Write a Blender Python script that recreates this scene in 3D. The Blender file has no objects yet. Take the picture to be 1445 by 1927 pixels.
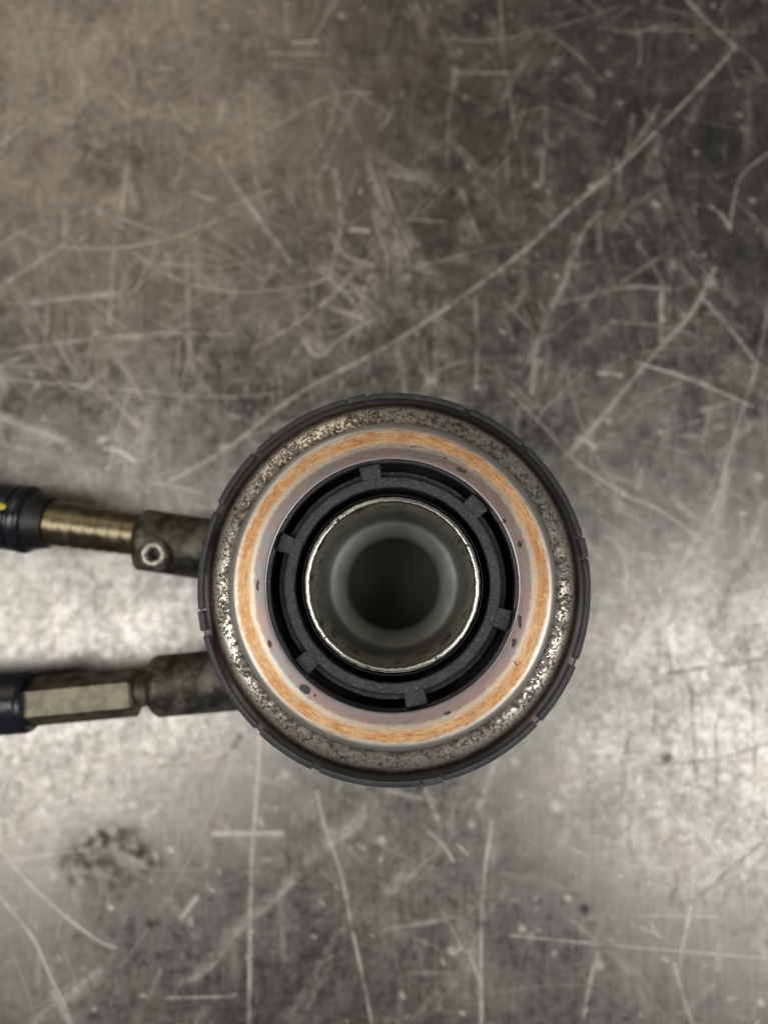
import bpy, bmesh, math, random
import numpy as np
from mathutils import Vector, Quaternion, Matrix
random.seed(7)
rng = np.random.default_rng(11)
S = bpy.context.scene
COL = S.collection
MM = 0.001
PI = math.pi

# ------------------------------------------------------------------ camera
CAM_H = 0.210                       # lens height above the bench
FPX = 1400.0                        # focal length in photo pixels (photo 1445 x 1927)
NADIR = Vector((748 - 722.5, -(1100 - 963.5), -FPX)).normalized()
QCAM = NADIR.rotation_difference(Vector((0, 0, -1)))
cd = bpy.data.cameras.new('camera')
cam = bpy.data.objects.new('camera', cd); COL.objects.link(cam)
cam.location = (0, 0, CAM_H)
cam.rotation_mode = 'QUATERNION'; cam.rotation_quaternion = QCAM
cd.sensor_fit = 'HORIZONTAL'; cd.sensor_width = 36.0
cd.lens = FPX / 1445 * 36.0
cd.clip_start = 0.005; cd.clip_end = 20
cd.dof.use_dof = True
cd.dof.focus_distance = 0.1525
cd.dof.aperture_fstop = 8.3
S.camera = cam


def at(px, py, z=0.0):
    """photo pixel -> point of the bench scene at height z (metres)"""
    d = QCAM @ Vector((px - 722.5, -(py - 963.5), -FPX))
    t = (CAM_H - z) / -d.z
    return Vector((d.x * t, d.y * t, z))


def rp(px, z):
    """length of px photo pixels at height z (z in mm), in metres"""
    return px / FPX * (CAM_H - z * MM)


# ------------------------------------------------------------------ light
W = bpy.data.worlds.new('World'); S.world = W; W.use_nodes = True
bg = W.node_tree.nodes['Background']
bg.inputs[0].default_value = (1.0, 0.945, 0.83, 1); bg.inputs[1].default_value = 0.078


def lamp(name, loc, target, sx, sy, power, color):
    l = bpy.data.lights.new(name, 'AREA'); l.shape = 'RECTANGLE'; l.size = sx; l.size_y = sy
    l.energy = power; l.color = color
    o = bpy.data.objects.new(name, l); COL.objects.link(o); o.location = loc
    o.rotation_mode = 'QUATERNION'
    o.rotation_quaternion = (Vector(target) - Vector(loc)).to_track_quat('-Z', 'Y')
    return o


lamp('ceiling_tube_left', (-0.62, -0.17, 1.15), (0, 0, 0), 0.46, 0.70, 5.6, (1.0, 1.0, 0.965))
lamp('ceiling_tube_right', (0.62, -0.27, 1.15), (0, 0, 0), 0.52, 0.60, 5.2, (1.0, 1.0, 0.98))
lamp('warm_room_light', (-0.65, 1.1, 1.3), (0, 0, 0), 0.9, 0.9, 2.6, (1.0, 0.845, 0.66))

S.view_settings.view_transform = 'Standard'; S.view_settings.look = 'None'
S.view_settings.exposure = 0.0; S.view_settings.gamma = 1.0
try:
    S.cycles.max_bounces = 8; S.cycles.glossy_bounces = 5; S.cycles.use_denoising = True
    S.cycles.sample_clamp_indirect = 4.0
except Exception:
    pass


# ------------------------------------------------------------------ node helper
class N:
    def __init__(self, name):
        self.m = bpy.data.materials.new(name); self.m.use_nodes = True
        self.t = self.m.node_tree; self.n = self.t.nodes; self.l = self.t.links
        self.b = self.n['Principled BSDF']

    def node(self, typ, **kw):
        x = self.n.new(typ)
        for k, v in kw.items(): setattr(x, k, v)
        return x

    def plug(self, sock, v):
        if v is None: return
        if isinstance(v, bpy.types.NodeSocket): self.l.new(v, sock)
        else:
            if isinstance(v, (tuple, list)) and len(v) == 3 and sock.type == 'RGBA': v = (*v, 1)
            sock.default_value = v

    def math(self, op, a, b=None, c=None, clamp=False):
        x = self.node('ShaderNodeMath', operation=op, use_clamp=clamp)
        self.plug(x.inputs[0], a); self.plug(x.inputs[1], b)
        if c is not None: self.plug(x.inputs[2], c)
        return x.outputs[0]

    def vec(self, op, a, b=None):
        x = self.node('ShaderNodeVectorMath', operation=op)
        self.plug(x.inputs[0], a); self.plug(x.inputs[1], b)
        return x.outputs['Value' if op in ('LENGTH', 'DISTANCE', 'DOT_PRODUCT') else 'Vector']

    def comb(self, x, y, z):
        c = self.node('ShaderNodeCombineXYZ')
        for i, v in enumerate((x, y, z)): self.plug(c.inputs[i], v)
        return c.outputs[0]

    def sep(self, v):
        c = self.node('ShaderNodeSeparateXYZ'); self.l.new(v, c.inputs[0]); return c.outputs

    def noise(self, vec, scale, detail=3, rough=0.55, dist=0.0):
        x = self.node('ShaderNodeTexNoise')
        self.plug(x.inputs['Vector'], vec); x.inputs['Scale'].default_value = scale
        x.inputs['Detail'].default_value = detail; x.inputs['Roughness'].default_value = rough
        x.inputs['Distortion'].default_value = dist
        return x.outputs[0]

    def ramp(self, f, a, b, lo=0.0, hi=1.0, smooth=True):
        x = self.node('ShaderNodeMapRange', interpolation_type='SMOOTHSTEP' if smooth else 'LINEAR', clamp=True)
        self.plug(x.inputs[0], f)
        x.inputs[1].default_value = a; x.inputs[2].default_value = b
        x.inputs[3].default_value = lo; x.inputs[4].default_value = hi
        return x.outputs[0]

    def band(self, f, a, b, soft):
        u = self.ramp(f, a - soft, a + soft); v = self.ramp(f, b - soft, b + soft, 1.0, 0.0)
        return self.math('MULTIPLY', u, v)

    def mix(self, f, a, b, typ='MIX'):
        x = self.node('ShaderNodeMix', data_type='RGBA', blend_type=typ)
        self.plug(x.inputs[0], f); self.plug(x.inputs[6], a); self.plug(x.inputs[7], b)
        return x.outputs[2]

    def mixf(self, f, a, b):
        x = self.node('ShaderNodeMix', data_type='FLOAT')
        self.plug(x.inputs[0], f); self.plug(x.inputs[2], a); self.plug(x.inputs[3], b)
        return x.outputs[0]

    def obj(self):
        """object coordinates in millimetres"""
        x = self.node('ShaderNodeTexCoord')
        return self.vec('MULTIPLY', x.outputs['Object'], (1000.0, 1000.0, 1000.0))

    def bump(self, h, strength, dist_mm=0.1):
        x = self.node('ShaderNodeBump'); x.inputs['Strength'].default_value = strength
        x.inputs['Distance'].default_value = dist_mm * MM
        self.plug(x.inputs['Height'], h); self.l.new(x.outputs[0], self.b.inputs['Normal'])
        return x

    def set(self, color=None, rough=None, metal=None, **kw):
        self.plug(self.b.inputs['Base Color'], color); self.plug(self.b.inputs['Roughness'], rough)
        self.plug(self.b.inputs['Metallic'], metal)
        for k, v in kw.items(): self.plug(self.b.inputs[k.replace('_', ' ')], v)
        return self.m


# ------------------------------------------------------------------ mesh helpers
def link(name, me, mat, parent=None, loc=None):
    o = bpy.data.objects.new(name, me); COL.objects.link(o)
    if mat: me.materials.append(mat)
    if loc is not None: o.location = loc
    if parent: o.parent = parent
    return o


def finish(me, angle=35):
    me.validate()
    for p in me.polygons: p.use_smooth = True
    me.set_sharp_from_angle(angle=math.radians(angle))
    return me


def lathe(prof, segs=192, centre=None, closed=False, a0=0.0, wob=None, attr=False):
    """prof: (r, z) in metres; centre(r, z) -> (dx, dy) lets the axis drift with the profile"""
    V, F, R = [], [], []
    n = len(prof)
    for (r, z) in prof:
        cx, cy = centre(r, z) if centre else (0, 0)
        for k in range(segs):
            a = a0 + 2 * PI * k / segs
            rr = r + (wob(a, r, z) if wob else 0)
            V.append((cx + rr * math.cos(a), cy + rr * math.sin(a), z)); R.append(r * 1000)
    m = n if closed else n - 1
    for i in range(m):
        j = (i + 1) % n
        for k in range(segs):
            q = (k + 1) % segs
            F.append((i * segs + k, j * segs + k, j * segs + q, i * segs + q))
    me = bpy.data.meshes.new('lathe'); me.from_pydata(V, [], F)
    bm = bmesh.new(); bm.from_mesh(me); bmesh.ops.recalc_face_normals(bm, faces=bm.faces); bm.to_mesh(me); bm.free()
    if attr:
        A = me.attributes.new('rad', 'FLOAT', 'POINT'); A.data.foreach_set('value', R)
    return finish(me)


def smooth_profile(pts, n=4):
    """Catmull-Rom through the profile points"""
    out = []
    P = [pts[0]] + list(pts) + [pts[-1]]
    for i in range(1, len(P) - 2):
        for k in range(n):
            t = k / n; a, b, c, d = P[i - 1], P[i], P[i + 1], P[i + 2]
            out.append(tuple(0.5 * (2 * b[j] + (c[j] - a[j]) * t + (2 * a[j] - 5 * b[j] + 4 * c[j] - d[j]) * t * t
                                    + (-a[j] + 3 * b[j] - 3 * c[j] + d[j]) * t ** 3) for j in (0, 1)))
    out.append(pts[-1])
    return out


def sector(r0, r1, z0, z1, a0, a1, bevel=0.0002, jag=0.0, top_out=0.0):
    """curved block between two radii and two angles (degrees), edges bevelled"""
    n = max(2, int(abs(a1 - a0) / 1.5) + 1)
    bm = bmesh.new(); rows = []
    for i in range(n + 1):
        a = math.radians(a0 + (a1 - a0) * i / n); c, s = math.cos(a), math.sin(a)
        j = random.uniform(-jag, jag)
        rows.append([bm.verts.new((c * r, s * r, z)) for r, z in
                     ((r0, z0), (r1 + j, z0), (r1 + j, z1 - top_out), (r0, z1))])
    for i in range(n):
        A, B = rows[i], rows[i + 1]
        for k in range(4):
            q = (k + 1) % 4; bm.faces.new((A[k], A[q], B[q], B[k]))
    bm.faces.new(rows[0]); bm.faces.new(list(reversed(rows[-1])))
    bmesh.ops.recalc_face_normals(bm, faces=bm.faces)
    es = [e for e in bm.edges if e.is_manifold and e.calc_face_angle(0) > math.radians(40)]
    bmesh.ops.bevel(bm, geom=es, offset=bevel, segments=2, profile=0.5, affect='EDGES', clamp_overlap=True)
    me = bpy.data.meshes.new('sector'); bm.to_mesh(me); bm.free()
    return finish(me, 50)


def along(p0, p1, prof, segs=48, a0=0.0, squash=1.0, wob=None):
    """a turned body along the line p0 -> p1; prof: (distance, radius); local coordinates are p0 based.
    Returns mesh and matrix (x axis of the mesh runs along the line, z stays up)."""
    V, F = [], []
    for (d, r) in prof:
        for k in range(segs):
            a = a0 + 2 * PI * k / segs
            rr = r + (wob(d, a) if wob else 0)
            V.append((d, rr * math.cos(a) * squash, rr * math.sin(a)))
    for i in range(len(prof) - 1):
        for k in range(segs):
            q = (k + 1) % segs
            F.append((i * segs + k, (i + 1) * segs + k, (i + 1) * segs + q, i * segs + q))
    me = bpy.data.meshes.new('turned'); me.from_pydata(V, [], F)
    bm = bmesh.new(); bm.from_mesh(me); bm.verts.ensure_lookup_table()
    for row in (0, len(prof) - 1):
        bm.faces.new([bm.verts[row * segs + k] for k in range(segs)])
    bmesh.ops.recalc_face_normals(bm, faces=bm.faces)
    bm.to_mesh(me); bm.free()
    x = (p1 - p0).normalized(); y = Vector((0, 0, 1)).cross(x).normalized(); z = x.cross(y)
    M = Matrix((x, y, z)).transposed().to_4x4(); M.translation = p0
    return me, M


# ------------------------------------------------------------------ the bench: wear map
TX = 0.165 * MM                                   # one texel
MX0, MY0 = -0.125, -0.145                         # corner of the mapped field
MW, MH = 1500, 2020


def tex(px, py):
    p = at(px, py, 0)
    return ((p.x - MX0) / TX, (p.y - MY0) / TX)


def stroke(A, pts, w, s, rough=0.35):
    """soft scratch along points (texels); w = half width, s = strength"""
    for (x0, y0), (x1, y1) in zip(pts[:-1], pts[1:]):
        m = 2.6 * w + 2
        xa, xb = int(max(0, min(x0, x1) - m)), int(min(MW, max(x0, x1) + m + 1))
        ya, yb = int(max(0, min(y0, y1) - m)), int(min(MH, max(y0, y1) + m + 1))
        if xb <= xa or yb <= ya: continue
        Y, X = np.mgrid[ya:yb, xa:xb]
        dx, dy = x1 - x0, y1 - y0; L = dx * dx + dy * dy + 1e-6
        t = np.clip(((X - x0) * dx + (Y - y0) * dy) / L, 0, 1)
        d = np.hypot(X - x0 - t * dx, Y - y0 - t * dy)
        v = s * np.exp(-(d / w) ** 2)
        A[ya:yb, xa:xb] = np.maximum(A[ya:yb, xa:xb], v)


def curve(pts, n=10):
    return smooth_profile([tuple(p) for p in pts], n) if len(pts) > 2 else list(pts)


def fft_noise(beta, sx=1.0, sy=1.0, seed=0, lo=0.0):
    """filtered noise, sx / sy stretch it"""
    r = np.random.default_rng(seed).standard_normal((MH, MW)).astype(np.float32)
    F = np.fft.rfft2(r)
    fy = np.fft.fftfreq(MH)[:, None] * sy; fx = np.fft.rfftfreq(MW)[None, :] * sx
    f = np.sqrt(fx * fx + fy * fy); f[0, 0] = 1
    F *= 1 / (f + lo) ** beta; F[0, 0] = 0
    o = np.fft.irfft2(F, (MH, MW)); o -= o.mean(); o /= o.std()
    return o.astype(np.float32)


def blob_noise(sig, seed, sx=1.0, sy=1.0):
    r = np.random.default_rng(seed).standard_normal((MH, MW)).astype(np.float32)
    fy = np.fft.fftfreq(MH)[:, None] * sy; fx = np.fft.rfftfreq(MW)[None, :] * sx
    o = np.fft.irfft2(np.fft.rfft2(r) * np.exp(-2 * (PI * sig) ** 2 * (fx * fx + fy * fy)), (MH, MW))
    o -= o.mean(); return (o / o.std()).astype(np.float32)


# marks traced from the photograph: points, half width, strength
SCR = [
 ([(35,437),(90,460),(170,468),(250,463),(330,445),(400,418),(447,398)],1.6,.8),
 ([(0,460),(35,437),(60,428)],2,.6), ([(60,428),(140,405),(220,372)],3,.3),
 ([(550,80),(598,77)],2.5,.9), ([(297,128),(325,129)],2,.7), ([(345,80),(312,91)],2,.5), ([(102,225),(140,231)],2,.6),
 ([(410,293),(430,330),(500,430),(545,490)],7,.42), ([(640,140),(625,220),(597,285),(565,312)],1.6,.45),
 ([(440,280),(520,235),(620,180),(700,175)],4,.32), ([(240,200),(238,300),(228,400)],6,.36), ([(212,172),(245,205)],6,.4),
 ([(320,195),(340,230),(362,246)],5,.38), ([(225,410),(310,442)],3,.5), ([(360,362),(400,376)],3,.6),
 ([(690,290),(715,370),(745,440),(775,500),(800,505)],12,.55), ([(715,400),(740,470),(745,560)],18,.5), ([(760,430),(800,500)],10,.4),
 ([(660,432),(692,434)],4,.9), ([(480,285),(545,310)],1.5,.35), ([(465,150),(470,230),(480,330),(500,400)],5,.28),
 ([(500,100),(620,102)],4,.3), ([(30,50),(60,190),(110,210),(60,260)],26,.32), ([(0,270),(60,225)],6,.35),
 ([(262,0),(230,60),(190,120)],1.5,.3), ([(155,140),(155,180)],5,.4), ([(630,320),(640,420),(620,520)],6,.3),
 ([(830,72),(900,76),(980,65),(1080,40),(1160,12)],1.6,.5), ([(857,136),(962,137)],3,.55),
 ([(857,140),(845,200),(840,310)],4,.26), ([(950,140),(962,200),(970,262)],3,.32),
 ([(1285,-10),(1330,40),(1382,88)],4.5,.5), ([(1382,88),(1340,138),(1280,200),(1180,300),(1080,385),(985,472),(850,572),(722,655),(560,742),(430,842),(320,905)],4.5,.5),
 ([(1372,435),(1380,380),(1395,330),(1445,288)],4,.5), ([(1336,388),(1358,405),(1372,430)],3.5,.55),
 ([(1240,195),(1215,240),(1180,290)],6,.3), ([(1190,215),(1185,260),(1165,330),(1160,400)],4,.28),
 ([(1025,200),(1028,265)],6,.32), ([(1022,290),(1018,345)],5,.3), ([(1160,300),(1170,375)],6,.32),
 ([(870,360),(885,410),(900,445)],5,.34), ([(1130,400),(1100,430),(1080,480)],7,.34), ([(725,328),(810,340)],3,.35), ([(745,410),(840,418)],2,.4),
 ([(1130,50),(1190,60),(1250,45)],6,.25), ([(1100,-5),(1125,20)],5,.3), ([(940,0),(945,60),(950,120)],5,.25),
 ([(1080,440),(1065,520),(1040,575),(1010,650),(1000,740)],8,.3), ([(1035,575),(1100,560),(1180,540),(1260,545)],5,.3),
 ([(1345,505),(1300,590),(1245,650),(1190,715),(1120,800),(1060,865)],6,.36), ([(1245,540),(1243,640)],7,.34),
 ([(1320,560),(1370,615),(1425,685)],5,.38), ([(1450,560),(1425,680),(1400,760),(1370,860),(1345,950),(1300,1030),(1270,1095),(1230,1200)],5,.36),
 ([(1195,682),(1300,715),(1415,765)],2.6,.85), ([(1260,700),(1330,726)],6,.35), ([(1125,702),(1168,706)],5,.6), ([(1090,822),(1120,842)],5,.65),
 ([(960,740),(1020,800),(1075,862),(1170,928),(1240,960),(1310,1010),(1332,1035)],4,.36), ([(1207,885),(1200,920)],5,.34),
 ([(1165,1030),(1176,1070),(1178,1120)],2.4,.45), ([(1120,1118),(1180,1140)],2.4,.6), ([(893,560),(898,640),(895,730)],4,.36), ([(820,560),(818,720)],4,.26),
 ([(910,685),(960,720),(1000,760)],3,.28), ([(1010,640),(980,700),(930,690)],3,.24), ([(1150,605),(1250,615),(1330,640)],4,.25),
 ([(255,475),(310,515),(380,540),(460,550),(560,540),(620,522)],1.8,.5), ([(670,500),(640,540),(590,585),(540,620),(480,655)],2,.5),
 ([(0,688),(50,668)],3,.4), ([(0,690),(70,690),(120,705)],3,.3), ([(0,713),(100,722),(250,735),(370,747),(480,745),(530,735)],1.6,.4),
 ([(0,540),(60,500),(120,460)],8,.32), ([(60,570),(140,560),(215,552)],7,.36), ([(0,662),(120,645),(240,632),(340,628),(440,630)],3.5,.34),
 ([(190,730),(260,805)],4,.3), ([(188,828),(205,825)],6,.6), ([(200,845),(225,850),(252,868)],6,.5), ([(415,842),(440,838)],6,.5),
 ([(215,440),(210,520),(205,610)],6,.28), ([(570,640),(600,670),(650,630),(722,590)],5,.35), ([(450,825),(560,790),(640,740)],3,.3),
 ([(350,480),(355,640),(365,700)],7,.26), ([(560,510),(650,500)],4,.28), ([(620,440),(650,480),(700,500)],8,.3), ([(625,580),(680,600)],6,.4),
 ([(15,1370),(50,1440),(80,1520),(103,1598)],2.2,.9), ([(40,1370),(30,1410)],2,.6), ([(93,1405),(60,1440),(35,1485)],7,.5),
 ([(0,1600),(60,1670),(140,1740),(190,1775),(218,1785)],3,.5), ([(-5,1685),(60,1765),(90,1830),(125,1900)],2.5,.65),
 ([(490,1370),(482,1500),(472,1650),(468,1940)],4.5,.4), ([(595,1490),(612,1560),(640,1640),(660,1740),(690,1880),(700,1940)],3.5,.4),
 ([(590,1610),(510,1695),(440,1755),(385,1825),(340,1850)],12,.4), ([(695,1520),(660,1560),(612,1590)],13,.4),
 ([(665,1730),(600,1825),(540,1935)],12,.4), ([(310,1880),(440,1877)],2.6,.4), ([(185,1830),(140,1870),(60,1927)],10,.38), ([(100,1870),(135,1935)],9,.3),
 ([(0,1580),(70,1560)],3,.5), ([(0,1625),(90,1610),(170,1600)],4,.3), ([(240,1710),(230,1740)],1,.1), ([(300,1830),(280,1880)],6,.3), ([(400,1570),(530,1570)],6,.42),
 ([(340,1730),(370,1690)],6,.35), ([(130,1490),(260,1520)],5,.28), ([(225,1500),(240,1484)],5,.6), ([(270,1540),(300,1520)],6,.4),
 ([(715,1690),(760,1650),(850,1562)],13,.34), ([(925,1548),(912,1640),(905,1730),(905,1940)],4.5,.4),
 ([(918,1682),(890,1715),(870,1750)],17,.42), ([(900,1745),(865,1825),(800,1900),(760,1940)],14,.28), ([(805,1565),(835,1595),(852,1622)],2.4,.6),
 ([(725,1750),(860,1728)],5,.25), ([(960,1762),(1200,1785),(1445,1805)],2.4,.34), ([(1125,1795),(1110,1850),(1098,1915)],4.5,.34),
 ([(1268,1815),(1280,1860),(1302,1927)],3.5,.45), ([(1300,1600),(1302,1680),(1282,1790)],2.6,.4), ([(1075,1598),(1110,1615)],2,.6),
 ([(1225,1740),(1240,1765)],2,.5), ([(880,1435),(930,1430),(900,1520)],8,.3), ([(835,1720),(870,1790)],4,.3), ([(1190,1740),(1240,1762)],2,.4),
 ([(800,1490),(830,1560)],6,.3), ([(860,1590),(880,1610)],3,.5), ([(730,1490),(820,1510)],5,.25), ([(880,1790),(900,1840)],6,.3),
 ([(1050,1390),(1130,1385),(1135,1440)],1.8,.5), ([(1120,1360),(1130,1400)],3,.5), ([(1240,1130),(1225,1180)],4,.5),
]
BLOB = [((1143,138),6,.95),((1165,192),5,.6),((1008,348),7,.7),((1232,384),8,.55),((1228,330),9,.35),((893,30),4,.6),((928,45),4,.4),((1340,10),4,.6),
 ((1110,350),6,.5),((1390,215),5,.6),((1395,240),5,.5),((1308,285),6,.45),((1413,375),6,.5),((1262,465),5,.5),((1246,600),6,.6),((1045,518),6,.5),
 ((1140,790),6,.6),((1088,828),7,.5),((1088,880),7,.35),((1171,928),5,.9),((1241,812),6,.4),((1424,897),8,.6),((1330,1030),5,.3),((895,728),5,.8),((805,715),5,.6),
 ((370,672),8,.6),((180,625),6,.6),((508,190),4,.6),((425,50),4,.6),((640,28),6,.5),((682,432),5,.6),((885,1432),6,.8),((1045,1518),9,.9),((968,1433),8,.5),((975,1495),6,.5),
 ((885,1552),6,.7),((1337,1657),6,.7),((1066,1690),6,.5),((980,1748),6,.5),((1125,1815),8,.45),((850,1790),9,.5),((1430,1887),6,.6),((868,1908),4,.5),
 ((232,1492),7,.7),((320,1600),5,.6),((205,1708),5,.7),((470,1753),5,.6),((140,1862),5,.4),((535,1456),8,.6),((100,1648),7,.6),((38,1585),4,.4),
 ((780,500),14,.4),((765,520),12,.4),((745,560),20,.35),((1080,500),12,.3),((1265,495),14,.4),((1335,530),14,.4),((1120,1450),8,.6),((1105,1390),7,.6),((715,1580),7,.5)]
DARK = [([(160,1600),(200,1580),(250,1590),(282,1625)],22,.5), ([(150,1640),(200,1640),(230,1670)],30,.4), ([(180,1690),(200,1740)],22,.3), ([(130,1625),(140,1650)],22,.3),
 ([(278,1722),(288,1742)],11,.6), ([(290,1750),(290,1900)],14,.2),
 ([(450,1388),(415,1445)],6,.5), ([(1098,1710),(1112,1728)],10,.6), ([(975,1622),(1005,1632)],9,.3), ([(900,1496),(906,1500)],6,.4), ([(1412,1050),(1370,1110),(1340,1190)],9,.3),
 ([(1055,875),(1060,882)],7,.5), ([(1262,1420),(1255,1430)],9,.6), ([(1445,1400),(1340,1430),(1220,1440)],2,.45), ([(1300,1700),(1440,1580)],3,.3), ([(1240,1270),(1445,1240)],3,.35),
 ([(1300,1300),(1310,1480)],4,.3), ([(1180,1380),(1170,1500)],4,.3), ([(1345,1360),(1350,1560)],3,.3), ([(1400,1180),(1420,1400),(1410,1550)],3,.25), ([(1240,1180),(1230,1380)],4,.25),
 ([(1180,1560),(1200,1680)],3,.25), ([(1275,1650),(1262,1700)],6,.3), ([(260,300),(230,260)],30,.2), ([(880,190),(890,240)],24,.35), ([(610,345),(650,420)],8,.1),
 ([(450,90),(470,110)],30,.2), ([(150,250),(200,330)],40,.2), ([(250,60),(200,130)],2,.5), ([(520,150),(540,180)],20,.15)]


def build_wear():
    light = np.zeros((MH, MW), np.float32)
    # mottled, smudged film: ridged noise gives the net-like veins between darker patches
    a = blob_noise(13, 1); b = blob_noise(12, 2, .6, 1.4); c = blob_noise(22, 3); d = blob_noise(6, 4); h = blob_noise(1.5, 14)
    a += .35 * d; b += .3 * blob_noise(5, 15)
    vein = np.exp(-(a / .34) ** 2) * .5 + np.exp(-(b / .32) ** 2) * .42
    up = np.clip((np.arange(MH, dtype=np.float32)[:, None] / MH - .10) / .45, .30, 1.0)      # the far half is more smudged
    grain = blob_noise(.9, 41, .8, 14) * .6 + blob_noise(1.2, 42, .8, 30) * .5 + blob_noise(1.0, 43, 10, 1) * .35
    base = .34 + (.03 * c + .035 * d + .10 * vein + .035 * blob_noise(9, 16)) * up + .045 * grain + .014 * h + .04 * blob_noise(60, 5)
    base += .02 * np.abs(blob_noise(3, 6, .25, 3.0))
    light += np.clip(base * .62, 0, 1)
    s = np.zeros_like(light)
    r = np.random.default_rng(5)
    def seed_point(k):
        # rubbing is densest on the far-left half of the top and left of the middle
        while True:
            x, y = r.uniform(0, MW), r.uniform(0, MH)
            d = .28 + .9 * math.exp(-((x / MW - .42) ** 2 / .07 + (y / MH - .62) ** 2 / .05)) + .6 * math.exp(-((x / MW - .1) ** 2 / .05 + (y / MH - .8) ** 2 / .08))
            if r.uniform(0, 1.1) < d or k: return x, y
    for i in range(760):                                 # soft fine rubs, mostly up and down the sheet
        x, y = seed_point(False); th = r.choice([PI / 2, 2.35, .8, 0, r.uniform(0, PI)], p=[.36, .16, .14, .10, .24]) + r.normal(0, .2)
        L = r.lognormal(4.5, .55); k = r.normal(0, .003); pts = []; f = 1.1 if y > .42 * MH else .6
        n = r.integers(1, 4); w = r.uniform(.9, 3.2)
        for q in range(n):                                # often two or three side by side
            x1, y1, t1, pts = x + r.normal(0, 9), y + r.normal(0, 9), th + r.normal(0, .05), []
            for g in range(4):
                pts.append((x1, y1)); x1 += math.cos(t1) * L / 3; y1 += math.sin(t1) * L / 3; t1 += k * L / 3
            stroke(s, pts, w * r.uniform(.5, 1), r.uniform(.07, .26) * f * (1 if f > 1 else .6))
    for i in range(260):                                  # broad dull smudges
        x, y = seed_point(False); th = r.choice([PI / 2, 2.35, .8, r.uniform(0, PI)], p=[.4, .15, .15, .3]) + r.normal(0, .25); L = r.lognormal(3.9, .5)
        if y < .45 * MH and r.uniform() < .6: continue
        k = r.normal(0, .006); pts = []
        for g in range(5):
            pts.append((x, y)); x += math.cos(th) * L / 4; y += math.sin(th) * L / 4; th += k * L / 4
        stroke(s, pts, r.uniform(5, 14), r.uniform(.06, .18))
    # straight rubs and arcs scattered over the whole top
    for i in range(220):
        x, y = r.uniform(0, MW), r.uniform(0, MH); th = r.choice([PI / 2, 0, PI / 4, -PI / 4, r.uniform(0, PI)], p=[.3, .12, .14, .1, .34]) + r.normal(0, .16)
        L = r.lognormal(4.1, .7); k = r.normal(0, .5) / max(L, 60); pts = []
        for t in range(7):
            pts.append((x, y)); x += math.cos(th) * L / 6; y += math.sin(th) * L / 6; th += k * L / 6 * .6
        stroke(s, pts, r.uniform(3, 8), r.uniform(.14, .32) * (1 if y > .42 * MH else .55))
    for i in range(380):
        x, y = r.uniform(0, MW), r.uniform(0, MH); th = r.uniform(0, PI); L = r.lognormal(4.0, .9); k = r.normal(0, .0018); pts = []
        for t in range(6):
            pts.append((x, y)); x += math.cos(th) * L / 5; y += math.sin(th) * L / 5; th += k * L / 5
        stroke(s, pts, r.uniform(.7, 1.2), r.uniform(.15, .6) * (1 if y > .42 * MH else .45))
    for i in range(900):                                  # nicks and pits
        x, y = r.uniform(0, MW), r.uniform(0, MH); th = r.uniform(0, PI); L = r.uniform(0, 10)
        stroke(s, [(x, y), (x + math.cos(th) * L, y + math.sin(th) * L)], r.uniform(1.0, 3.6), r.uniform(.15, .5))
    for pts, w, k in SCR:
        q = curve([tex(*p) for p in pts])
        if w < 10:
            stroke(s, q, w * .72, min(1, k * 1.15))
            continue
        for g in range(int(w * .7)):                      # a wide smear is many faint rubs side by side
            ox, oy = r.normal(0, w * .5), r.normal(0, w * .5); a0 = r.integers(0, max(1, len(q) // 2)); a1 = r.integers(a0 + 1, len(q)) + 1
            stroke(s, [(x + ox, y + oy) for x, y in q[a0:a1]], r.uniform(1.5, 5), k * r.uniform(.35, .8))
        stroke(s, q, w, k * .42)
    for p, w, k in BLOB:
        q = tex(*p); stroke(s, [q, (q[0] + 3, q[1] - 2)], w * .8, k)
    tear = np.clip(0.92 + .20 * blob_noise(3, 21) + .20 * blob_noise(16, 22), .25, 1.4)   # scratches fade in and out
    s *= tear
    light = light + s * (1.05 - .3 * light)
    dark = np.zeros_like(light)
    for i in range(90):
        x, y = r.uniform(0, MW), r.uniform(0, MH); th = r.uniform(0, PI); L = r.lognormal(3.4, .8)
        stroke(dark, [(x, y), (x + math.cos(th) * L, y + math.sin(th) * L)], r.uniform(.9, 5), r.uniform(.1, .35))
    for pts, w, k in DARK:
        stroke(dark, curve([tex(*p) for p in pts]), w, min(1, k * (1.6 if w >= 10 else .75)))
    dark *= np.clip(.8 + .5 * blob_noise(5, 23), .1, 1.5)
    stroke(dark, [tex(735, 1085), tex(760, 1105)], 150, 1.25)      # shade at the bottom of the bore, put into the bench colour
    fib = np.zeros_like(light)
    for i in range(420):
        x, y = r.uniform(0, MW), r.uniform(0, MH); th = r.choice([PI / 2, .1, 2.2, r.uniform(0, PI)], p=[.45, .15, .15, .25]) + r.normal(0, .12); L = r.lognormal(4.3, .7)
        stroke(fib, [(x, y), (x + math.cos(th) * L, y + math.sin(th) * L)], r.uniform(.9, 3.0), r.uniform(.15, .6))
    rid = np.exp(-(blob_noise(5, 31, 1, 1.5) / .3) ** 2) + .7 * np.exp(-(blob_noise(7, 34, 1.6, .8) / .3) ** 2)
    streak = .38 + .16 * rid + .12 * blob_noise(4, 32) + .07 * blob_noise(1.7, 33) + .10 * blob_noise(26, 35) + .55 * fib * np.clip(.8 + .4 * blob_noise(6, 36), 0, 2)
    img = bpy.data.images.new('bench_wear', MW, MH, alpha=False, float_buffer=False); img.colorspace_settings.name = 'Non-Color'
    px = np.ones((MH, MW, 4), np.float32)
    px[..., 0] = np.clip(light, 0, 1); px[..., 1] = np.clip(dark, 0, 1); px[..., 2] = np.clip(streak, 0, 1)
    img.pixels.foreach_set(px.ravel()); img.update(); img.pack()
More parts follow.
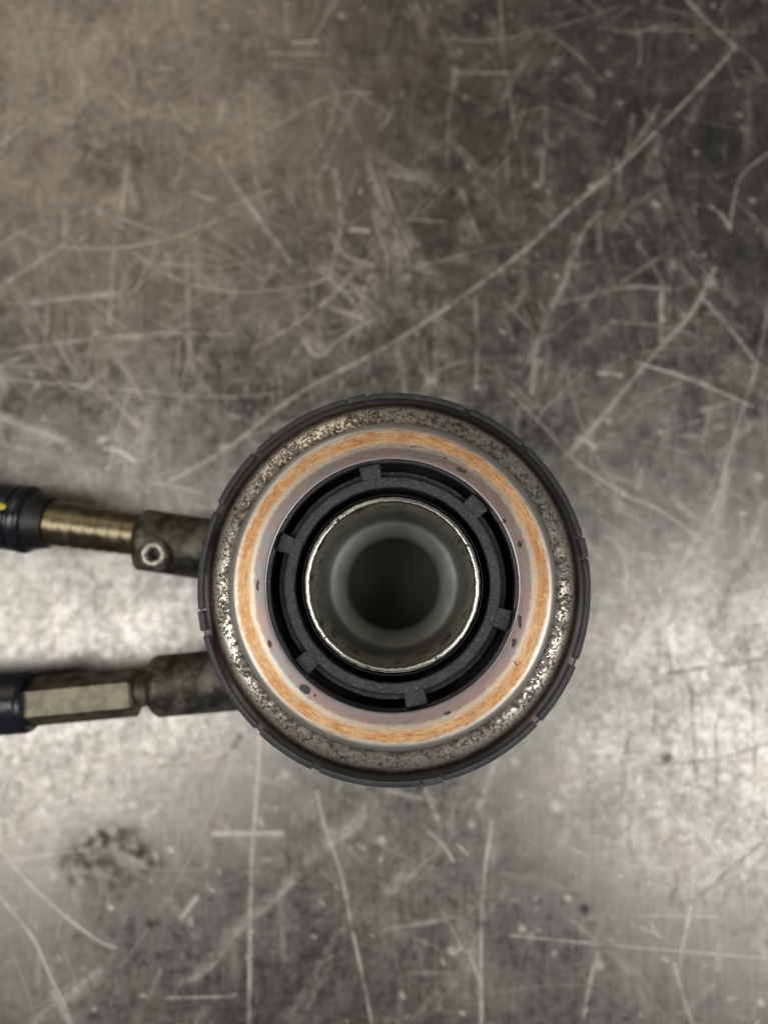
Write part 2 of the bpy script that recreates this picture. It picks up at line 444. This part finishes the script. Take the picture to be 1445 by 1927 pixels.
    return img


def mat_bench():
    m = N('worn_bench_steel'); o = m.obj()
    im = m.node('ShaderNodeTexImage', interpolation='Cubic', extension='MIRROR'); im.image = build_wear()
    uv = m.vec('DIVIDE', m.vec('SUBTRACT', o, (MX0 * 1000, MY0 * 1000, 0)), (TX * MW * 1000, TX * MH * 1000, 1))
    m.l.new(uv, im.inputs['Vector'])
    sp = m.node('ShaderNodeSeparateColor'); m.l.new(im.outputs[0], sp.inputs[0])
    L, D, T = sp.outputs
    fine = m.noise(o, 2.2, 4, .6)
    rust = m.ramp(m.noise(o, .05, 4, .6), .55, .68)
    c = m.mix(m.ramp(L, .08, .85, smooth=False), (.145, .140, .132), (.66, .61, .54))
    c = m.mix(m.math('MULTIPLY', rust, .2), c, m.mix(.6, c, (.34, .22, .15)))
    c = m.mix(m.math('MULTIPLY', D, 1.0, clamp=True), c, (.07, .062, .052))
    c = m.mix(m.ramp(fine, .3, .7, 0, .06), c, (.6, .6, .6))
    ro = m.mixf(m.ramp(L, .1, .8), .33, .52)
    ro = m.math('ADD', ro, m.math('MULTIPLY', m.math('SUBTRACT', T, .45), .22))
    ro = m.mixf(D, ro, .6)
    me = m.ramp(L, .15, .9, .93, .66)
    m.bump(m.math('ADD', m.math('MULTIPLY', L, 1.0), m.math('MULTIPLY', fine, .25)), .07, .10)
    return m.set(c, ro, me)


bench_me = bpy.data.meshes.new('workbench_top')
bm = bmesh.new(); bmesh.ops.create_cube(bm, size=1.0)
bmesh.ops.scale(bm, vec=(1.8, 1.4, 0.006), verts=bm.verts); bmesh.ops.translate(bm, vec=(0, 0.1, -0.003), verts=bm.verts)
bmesh.ops.bevel(bm, geom=bm.edges[:], offset=.001, segments=2, affect='EDGES'); bm.to_mesh(bench_me); bm.free()
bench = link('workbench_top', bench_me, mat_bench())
bench['kind'] = 'structure'


# ------------------------------------------------------------------ materials of the bearing
def polar(m, o):
    s = m.sep(o); a = m.math('ARCTAN2', s[1], s[0])
    return s, a


CHIPS = [(868, 885, 11, 5, -25), (948, 980, 4, 5, 10), (978, 1025, 4, 7, 15), (485, 1102, 3, 11, 0), (508, 1212, 4, 8, 15), (574, 1297, 12, 8, -35), (842, 1342, 8, 4, 10),
         (978, 1170, 4, 13, 0), (967, 1210, 4, 9, -20), (593, 1309, 3, 3, 0), (547, 1275, 2, 2, 0), (838, 862, 4, 2, 0), (970, 1248, 6, 1.5, -60), (777, 840, 6, 1.5, 0)]
HOLE = at(738, 1099, .060)


def mat_cover():
    m = N('heat_stained_bearing_steel'); o = m.obj(); s, a = polar(m, o)
    ra = m.node('ShaderNodeAttribute', attribute_name='rad').outputs['Fac']
    ca, sa = m.math('COSINE', a), m.math('SINE', a)
    ring = m.comb(m.math('MULTIPLY', ca, 9.0), m.math('MULTIPLY', sa, 9.0), m.math('MULTIPLY', ra, 2.2))      # long arcs
    ringf = m.comb(m.math('MULTIPLY', ca, 15.0), m.math('MULTIPLY', sa, 15.0), m.math('MULTIPLY', ra, 3.2))
    n1 = m.noise(ring, 1.0, 4, .6); n2 = m.noise(o, .9, 4, .65); n3 = m.noise(ringf, .8, 5, .7); big = m.noise(o, .07, 2, .5)
    r = m.math('ADD', ra, m.math('MULTIPLY', m.math('SUBTRACT', n2, .5), 1.1))
    r = m.math('ADD', r, m.math('MULTIPLY', m.math('SUBTRACT', big, .5), 1.2))
    # inner land: pink-grey film with bluish and greenish patches
    patch = m.noise(o, .11, 3, .6, .6)
    film = m.mix(m.ramp(patch, .38, .56), (.31, .30, .30), (.40, .275, .25))
    film = m.mix(m.ramp(m.noise(o, .19, 3, .6, 1.0), .55, .68, 0, .6), film, (.36, .34, .25))
    film = m.mix(m.ramp(ra, 25.2, 26.4, .7, 0), film, (.36, .40, .42))
    film = m.mix(m.ramp(n1, .35, .7, 0, .25), film, (.50, .37, .31))
    # wear track
    orange = m.mix(m.ramp(n3, .33, .66), (.50, .22, .08), (.90, .53, .24))
    orange = m.mix(m.ramp(m.noise(o, .2, 4, .65), .46, .62, 0, .42), orange, (.76, .56, .35))
    orange = m.mix(m.ramp(m.noise(o, .09, 3, .6, .8), .50, .66, 0, .6), orange, (.56, .22, .07))
    orange = m.mix(m.ramp(n2, .5, .75, 0, .55), orange, (1.0, .74, .42))
    orange = m.mix(m.ramp(m.noise(o, 2.4, 3, .7), .52, .66, 0, .45), orange, (.45, .19, .06))
    orange = m.mix(m.math('MULTIPLY', m.ramp(ra, 28.2, 29.6, .6, 0), m.ramp(m.noise(ringf, 1.6, 3, .6), .4, .6)), orange, (.88, .72, .50))
    orange = m.mix(m.ramp(m.noise(ring, 1.7, 3, .6), .60, .72, 0, .5), orange, (.33, .15, .06))
    cream = (.86, .80, .64)
    c = m.mix(m.ramp(r, 27.5, 28.2), film, m.mix(.45, cream, film))
    c = m.mix(m.ramp(m.math('ADD', r, m.math('MULTIPLY', m.math('SUBTRACT', n3, .5), 2.6)), 28.0, 29.4), c, orange)
    c = m.mix(m.ramp(m.math('ADD', r, m.math('MULTIPLY', m.math('SUBTRACT', n3, .5), 2.2)), 30.7, 31.9), c, (.66, .63, .58))  # pale ring: highlight along the rolled edge, painted in
    c = m.mix(m.ramp(r, 32.5, 33.1), c, (.42, .36, .33))
    # speckled band: dark oxide flaking off cream metal
    sp = m.noise(o, 1.5, 5, .72, .1); sp2 = m.noise(o, .35, 2, .5)
    thr = m.math('ADD', sp, m.math('MULTIPLY', m.math('SUBTRACT', sp2, .5), .35))
    thr = m.math('ADD', thr, m.ramp(ra, 33.0, 36.3, -.10, .03, smooth=False))
    sb = m.band(r, 33.0, 36.5, .4)
    speck = m.mix(m.ramp(thr, .455, .54), m.mix(m.ramp(m.noise(o, .8, 3), .4, .6), (.11, .092, .078), (.30, .26, .22)), (.84, .78, .67))
    c = m.mix(sb, c, speck)
    # outer shoulder: dark brown with rust
    brown = m.mix(m.ramp(m.noise(o, .16, 4, .6), .42, .66), (.034, .029, .029), (.095, .045, .03))
    c = m.mix(m.ramp(r, 36.6, 37.6), c, brown)
    # chips
    warp = m.vec('ADD', o, m.vec('MULTIPLY', m.vec('SUBTRACT', m.comb(n2, m.noise(o, 1.7, 2), 0), (.5, .5, 0)), (.9, .9, 0)))
    mask = None
    for (px, py, w, h, rot) in CHIPS:
        p = (at(px, py, .060) - HOLE) * 1000
        mp = m.node('ShaderNodeMapping', vector_type='TEXTURE'); m.l.new(warp, mp.inputs[0])
        mp.inputs['Location'].default_value = (p.x, p.y, 0); mp.inputs['Rotation'].default_value = (0, 0, math.radians(rot))
        mp.inputs['Scale'].default_value = (w * .107, h * .107, 1e6)
        d = m.vec('LENGTH', mp.outputs[0])
        e = m.ramp(d, .85, 1.1, 1, 0)
        mask = e if mask is None else m.math('MAXIMUM', mask, e)
    c = m.mix(m.math('MULTIPLY', mask, .92), c, (.035, .032, .03))
    rough = m.mixf(m.ramp(r, 36.0, 37.2), m.mixf(m.ramp(r, 28.4, 29.2), .34, .42), .30)
    rough = m.math('ADD', rough, m.math('MULTIPLY', m.math('SUBTRACT', n3, .5), .25))
    rough = m.mixf(sb, rough, .30)
    rough = m.mixf(m.math('MULTIPLY', sb, m.ramp(thr, .465, .515, 1, 0)), rough, .6)
    met = m.mixf(m.band(r, 28.8, 31.3, .3), .92, .55); met = m.mixf(mask, met, .1)
    m.bump(m.math('ADD', m.math('MULTIPLY', n3, .6), m.math('ADD', n2, m.math('MULTIPLY', m.math('MULTIPLY', sb, m.ramp(thr, .43, .55)), .25))), .22, .08)
    return m.set(c, rough, met)


def mat_plastic(name, col, rough=.5, grain=.5, dusty=.0, glint=.85):
    m = N(name); o = m.obj()
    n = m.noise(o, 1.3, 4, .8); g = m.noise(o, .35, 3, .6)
    c = m.mix(m.ramp(m.noise(o, 1.9, 3, .7), .54, .64, 0, glint), tuple(col), tuple(min(.5, v * 4.2) for v in col))  # pale specks: glints on the grain, put into the base colour
    c = m.mix(m.ramp(g, .35, .7, 0, .5 + dusty), c, tuple(min(1, v * 1.9 + .012) for v in col))
    r = m.math('ADD', rough, m.math('MULTIPLY', m.math('SUBTRACT', m.noise(o, 1.1, 2), .5), .35))
    m.bump(n, grain, .45)
    return m.set(c, r, 0.0, Specular_IOR_Level=.6)


def mat_metal(name, col, col2, rough, metal=.9, sc=.5, bump=.25, r2=None):
    m = N(name); o = m.obj()
    n = m.noise(o, sc, 5, .62); f = m.noise(o, 3.0, 3, .6)
    c = m.mix(m.ramp(n, .38, .64), col, col2)
    r = m.mixf(m.ramp(n, .35, .65), rough, r2 or rough + .12)
    m.bump(m.math('ADD', n, m.math('MULTIPLY', f, .4)), bump, .15)
    return m.set(c, r, metal)


def mat_rim():
    m = N('worn_bright_sleeve_rim'); o = m.obj()
    n = m.noise(o, .9, 5, .75, .4); b = m.noise(o, .12, 2)
    t = m.math('ADD', n, m.math('MULTIPLY', m.math('SUBTRACT', b, .5), .25))
    k = m.ramp(t, .405, .44)
    m.bump(t, .3, .1)
    return m.set(m.mix(k, (.03, .026, .02), (.92, .89, .80)), m.mixf(k, .55, .26), m.mixf(k, .2, 1.0))


def mat_bore():
    m = N('oily_sleeve_bore'); o = m.obj(); s = m.sep(o)
    z = s[2]
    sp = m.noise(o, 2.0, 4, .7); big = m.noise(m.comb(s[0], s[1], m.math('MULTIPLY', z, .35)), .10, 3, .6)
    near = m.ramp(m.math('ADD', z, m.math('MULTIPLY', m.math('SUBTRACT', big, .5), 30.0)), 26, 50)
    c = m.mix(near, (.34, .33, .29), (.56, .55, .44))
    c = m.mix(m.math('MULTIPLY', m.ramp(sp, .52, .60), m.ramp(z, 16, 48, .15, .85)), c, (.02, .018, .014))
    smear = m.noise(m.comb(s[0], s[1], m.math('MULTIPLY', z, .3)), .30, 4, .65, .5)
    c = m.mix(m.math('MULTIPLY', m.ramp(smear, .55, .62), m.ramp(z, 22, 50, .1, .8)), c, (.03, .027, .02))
    sp3 = m.noise(o, .45, 3, .6)
    c = m.mix(m.ramp(sp3, .70, .74), c, (.015, .013, .01))
    m.bump(sp, .3, .08)
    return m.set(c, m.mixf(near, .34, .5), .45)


M_cover = mat_cover()
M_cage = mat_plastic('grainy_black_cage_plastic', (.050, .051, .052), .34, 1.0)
M_tab = mat_plastic('dusty_black_tab_plastic', (.030, .031, .032), .50, .9)
M_ledge = mat_plastic('oily_black_rubber', (.009, .009, .009), .32, .35)
M_pit = mat_plastic('soot_black_plastic', (.006, .006, .006), .55, .3)
M_clip = mat_plastic('grey_black_ring_plastic', (.038, .041, .042), .46, .3, 0, .22)
M_rim = mat_rim(); M_bore = mat_bore()
M_lip = mat_metal('grey_turned_steel_lip', (.60, .60, .56), (.80, .80, .75), .44, .3, .12, .1)
M_body = mat_metal('cast_aluminium_body', (.30, .30, .29), (.42, .42, .40), .5, .9, .4, .4)
M_brass = mat_metal('tarnished_brass_ferrule', (.15, .13, .08), (.27, .225, .14), .27, .95, .3, .2)
M_brass2 = mat_metal('tarnished_brass_hexagon', (.12, .108, .08), (.29, .265, .195), .42, .85, .30, .6)
M_fit = mat_metal('dirty_olive_cast_fitting', (.060, .056, .044), (.23, .215, .18), .46, .75, .20, .6)
M_nip = mat_metal('pale_plated_nipple', (.38, .35, .29), (.72, .68, .58), .38, .85, .8, .5)


def mat_hose():
    m = N('glossy_blue_black_hose'); o = m.obj(); n = m.noise(o, .4, 3, .6)
    m.bump(m.noise(o, 2.0, 2), .12, .1)
    return m.set(m.mix(n, (.006, .007, .011), (.016, .019, .030)), m.ramp(n, .3, .7, .20, .36), 0.0, Specular_IOR_Level=.7)


M_hose = mat_hose()
M_yellow = mat_plastic('yellow_paint_mark', (.80, .58, .02), .45, .2)

# ------------------------------------------------------------------ the release bearing
root = bpy.data.objects.new('clutch_release_bearing', None); COL.objects.link(root)
root.empty_display_size = .02
root.location = (HOLE.x, HOLE.y, 0)
root['label'] = 'round clutch release bearing with orange wear ring and two hydraulic hoses, on scratched steel bench'
root['category'] = 'release bearing'


MAT = {}


def part(name, me, mat, parent=root, M=None, loc=None, label=None):
    o = link(name, me, mat, parent)
    if M is not None:
        off = parent.location if parent is root else Vector((0, 0, 0))
        M = M.copy(); M.translation = M.translation - off
        o.matrix_local = M; MAT[o.name] = M.copy()
    if loc is not None: o.location = loc
    if label: o['label'] = label
    return o


O_OUT = at(739.5, 1101.5, .054) - HOLE


def drift(r, z):                     # the stamped cover sits a little off the hole's axis
    t = min(1, max(0, (r - rp(235, 60)) / (rp(357, 53) - rp(235, 60)))) ** 1.3
    return O_OUT.x * t, O_OUT.y * t


P = lambda px, z: (rp(px, z), z * MM)
prof = [P(236.5, 53.5), P(236, 57.5), P(235.3, 59.2), P(236.0, 59.75), P(238, 59.95), P(246, 60.0), P(264, 60.0), P(280, 59.98), P(292, 59.96),
        P(298, 59.82), P(303, 59.50), P(308, 59.15), P(313, 58.95), P(320, 58.75), P(327, 58.50), P(333, 58.2), P(338, 57.8), P(343, 57.0), P(347, 56.0), P(351, 54.4), P(354, 52.6), P(357, 50.0), P(359.5, 47.5), P(361, 44)]
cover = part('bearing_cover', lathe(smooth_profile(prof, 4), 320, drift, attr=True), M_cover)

# black cage inside the hole
ledge = [P(225, 44), P(226, 53.8), P(227.5, 54.6), P(231, 54.9), P(236, 55.0), P(240, 54.8), P(241, 50)]
part('inner_ledge', lathe(smooth_profile(ledge, 3), 240), M_ledge)
ringp = [P(181, 44), P(181.6, 56.3), P(183, 57.1), P(185, 57.4), P(190, 57.5), P(199, 57.5), P(201.5, 57.35), P(203, 56.9), P(204, 55.0), P(207, 54.6), P(211.5, 54.4), P(212.8, 53.9), P(213.5, 44)]
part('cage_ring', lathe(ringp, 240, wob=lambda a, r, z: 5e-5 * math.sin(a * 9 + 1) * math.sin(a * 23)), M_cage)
for k, a in enumerate((101, 43, -17.5, -78.5, -137.5, 159.5)):
    hw = (5.2, 5.5, 5.1, 5.3, 4.8, 4.6)[k]
    t = sector(rp(200.5, 57), rp(229, 57), .0525, .0573 + .0001 * (k % 2), a - hw, a + hw, .00034, .0)
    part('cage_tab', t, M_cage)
# slot floor and the seal around the sleeve
part('seal_floor', lathe([P(163, 38), P(172, 40.5), P(182, 41), P(190, 41), P(215, 42), P(243, 43)], 160), M_pit)
part('seal_lip', lathe(smooth_profile([P(165.5, 44), P(166, 53.0), P(168, 54.2), P(170.5, 53.6), P(172, 50), P(173, 44)], 3), 200), M_ledge)

# steel guide sleeve: worn rim, oily bore, turned-in lip at the foot
zr = 56.0
R_out, R_in = rp(164.5, zr), rp(154.5, zr)
rim = part('sleeve_rim', lathe(smooth_profile([(R_out, .050), (R_out, .0552), (R_out - .00018, .0558), (R_out - .00045, .0560), (R_in + .00022, .05598), (R_in + .00004, .0556), (R_in, .0550)], 3), 300,
                            wob=lambda a, r, z: 3.5e-5 * math.sin(a * 31 + 2 * math.sin(a * 7)) + 2e-5 * math.sin(a * 57)), M_rim)
bore = [(R_in, .0550), (R_in - .0001, .050), (R_in - .0001, .0115), (R_in - .0006, .0105)]
bore = [(r, z) for r, z in bore]
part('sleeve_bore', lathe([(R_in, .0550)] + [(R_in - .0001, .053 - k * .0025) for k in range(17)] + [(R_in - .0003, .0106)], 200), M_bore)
part('sleeve_lip', lathe(smooth_profile([(R_in - .0003, .0106), (R_in - .0012, .0101), (R_in - .0021, .0091), (R_in - .0030, .0074), (R_in - .0036, .0054), (R_in - .0040, .0030), (R_in - .0041, .0006)], 4), 160), M_lip)

# body under the cover, standing on the bench
body = [(R_out + .0001, .0002), (.0330, .0002), (.0336, .0008), (.0336, .0046), (.0330, .0052), (.0290, .0056), (.0285, .010), (.0285, .026), (.0300, .0275), (.0345, .0280), (.0352, .029), (.0352, .037), (.034, .038), (R_out + .0001, .038)]
part('body_housing', lathe(body, 128, closed=True), M_body)
zc = 47.0
sleeve = [P(352, 36), P(363, 36.5), P(365, 38), P(365, 39.6), P(363.5, 40.2), P(359, 40.3), P(359, 46.8), P(357, 47.6), P(349, 47.8)]
part('retaining_ring', lathe(sleeve, 200, lambda r, z: (O_OUT.x, O_OUT.y)), M_ledge)

# sixteen plastic clip segments round the rim, four to a quarter
for q in range(4):
    A = 101 - 90 * q + (0, .2, .4, -.4)[q]
    segs = ((A - 2.9, A + 2.9, 370.5, 49.5), (A - 33.0, A - 3.5, 369.3, 49.2), (A - 53.6, A - 34.9 - .3 * q, 370.0, 49.3), (A - 86.3, A - 55.4, 369, 49.1))
    for i, (s0, s1, ro, z) in enumerate(segs):
        ri = 357.5
        me = sector(rp(ri, z), rp(ro, z), .0405, z * MM, s0, s1, .00016, .00002, .00035 if i else .0001)
        o = part('clip_segment', me, M_clip, loc=(O_OUT.x, O_OUT.y, 0))


def rounded(L, r, e, n=4, e2=None):
    """turned profile with rounded ends"""
    e2 = e if e2 is None else e2
    p = [(e * (1 - math.cos(PI / 2 * k / n)), r - e + e * math.sin(PI / 2 * k / n)) for k in range(n + 1)]
    p += [(L - e2 * (1 - math.sin(PI / 2 * (1 - k / n))) if False else L - e2 + e2 * math.sin(PI / 2 * k / n), r - e2 + e2 * math.cos(PI / 2 * k / n)) for k in range(n + 1)]
    return [(0, .0004)] + p + [(L, .0004)]


def turned(name, p0, p1, prof, mat, parent=root, segs=48, ang=35, label=None, **kw):
    me, M = along(p0, p1, prof, segs, **kw); finish(me, ang)
    return part(name, me, mat, parent, M, label=label)


def child(name, me, mat, parent, M_world):
    """sub-part placed by its world matrix"""
    o = link(name, me, mat, parent)
    pw = Matrix.Translation(root.location) @ MAT[parent.name]
    o.matrix_local = pw.inverted() @ M_world
    return o


# --- upper line: cast fitting with bleed nipple, brass ferrule, blue-black hose with yellow mark
zu = .021
fa, fb = at(262, 1016, zu), at(470, 1044, zu)
fit1 = turned('pipe_fitting', fa, fb, rounded((fb - fa).length, .0079, .0024, 6), M_fit, segs=56,
              wob=lambda d, a: .00022 * math.sin(5 * a + d * 900) + .00018 * math.sin(d * 1400 + 2 * a), label='fitting with a small bleed nipple')
c = at(287, 1043, .0312)
nip = [(r_, z_ + .0026) for r_, z_ in [(.0014, .022), (.0015, .0276), (.0017, .0283), (.0021, .0286), (.0027, .0285), (.0031, .0281), (.0034, .0273), (.0035, .0262), (.0035, .010)]]
nip_me = lathe(smooth_profile(nip, 3), 40, wob=lambda a, r, z: 6e-5 * math.sin(7 * a))
np_o = child('bleed_nipple', nip_me, M_nip, fit1, Matrix.Translation((c.x, c.y, 0)))
child('nipple_core', lathe([(.0001, .0281), (.0006, .0283), (.0008, .0279), (.0010, .0255), (.0015, .0255)], 24), M_fit, fit1, Matrix.Translation((c.x, c.y, 0)))
ba, bb = at(30, 975, zu), at(275, 1008, zu)
Lb = (bb - ba).length
fer = [(0, .0004), (0, .0060), (Lb * .2, .0060), (Lb * .22, .00595), (Lb * .93, .00575), (Lb * .955, .0053), (Lb, .0050), (Lb, .0004)]
turned('crimp_ferrule', ba, bb, [(0, .0004)] + [(Lb * k / 96, .0061 - .0007 * k / 96 + 0.00005 * math.sin(2 * PI * Lb * k / 96 / .0031)) for k in range(97)] + [(Lb, .0004)], M_brass, segs=48)
ha, hb = at(-420, 912, zu), at(66, 979.5, zu)
Lh = (hb - ha).length; rh = .0086
hp = [(0, .0004), (0, rh), (Lh - .0044, rh), (Lh - .0041, rh - .0006), (Lh - .0036, rh - .0006), (Lh - .0033, rh + .00005), (Lh - .0028, rh + .0002), (Lh - .0011, rh + .0002), (Lh - .0003, rh - .0003), (Lh, rh - .0012), (Lh, .0004)]
h1 = turned('hose', ha, hb, hp, M_hose, segs=72, ang=50, label='hose end with a yellow paint mark')
ga, gb = at(62, 979, zu), at(98, 984, zu)
Lg = (gb - ga).length
turned('rubber_boot', ga, gb, [(0, .0004), (0, .0078), (Lg * .3, .0076), (Lg * .8, .0069), (Lg * .95, .0067), (Lg, .0065), (Lg, .0004)], M_ledge, segs=48, ang=60)
# yellow paint mark: a thin domed dab of paint on the hose
x = (hb - ha).normalized(); y = Vector((0, 0, 1)).cross(x).normalized()


def dab(du, L, wd):
    V, F = [], []; nu, nv = 14, 10
    for i in range(nu + 1):
        for j in range(nv + 1):
            u, v = i / nu * 2 - 1, j / nv * 2 - 1
            rr = math.sqrt(max(0, 1 - u * u))
            th = math.radians(76) + v * rr * wd
            hgt = .00014 * (1 - (v * v)) * (rr + .02) - .00003
            V.append((du + u * L, (rh + hgt) * math.cos(th), (rh + hgt) * math.sin(th)))
    for i in range(nu):
        for j in range(nv):
            a_ = i * (nv + 1) + j; F.append((a_, a_ + 1, a_ + nv + 2, a_ + nv + 1))
    me = bpy.data.meshes.new('dab'); me.from_pydata(V, [], F); return finish(me, 60)


dob = link('paint_mark', dab(Lh - .0058, .0022, .115), M_yellow, h1)

# --- lower line: cast fitting, neck, hexagon, hose
zl = .020
fa, fb = at(284, 1295, zl), at(500, 1270, zl)
turned('pipe_fitting', fa, fb, rounded((fb - fa).length, .0077, .0034, 7), M_fit, segs=56,
       wob=lambda d, a: .00024 * math.sin(3 * a + d * 700) + .0002 * math.sin(d * 1100 + 4 * a), label='plain fitting without nipple')
na, nb = at(245, 1303, zl), at(296, 1297, zl)
turned('connector_neck', na, nb, rounded((nb - na).length, .0040, .0004, 2), M_fit, segs=32)
xa, xb = at(30, 1324, zl), at(262, 1302, zl)
Lx = (xb - xa).length
turned('hexagon_connector', xa, xb, [(0, .0004), (0, .0055), (.0004, .0061), (Lx - .0009, .0061), (Lx - .0002, .0054), (Lx, .0045), (Lx, .0004)], M_brass2, segs=6, ang=25, a0=PI / 2 + PI / 6)
la, lb = at(-420, 1354, zl), at(62, 1320, zl)
Ll = (lb - la).length; rl = .0078
turned('hose', la, lb, [(0, .0004), (0, rl), (Ll - .0016, rl), (Ll - .0006, rl - .0003), (Ll, rl - .0008), (Ll, .0004)], M_hose, segs=64, ang=50, label='plain black hose end')
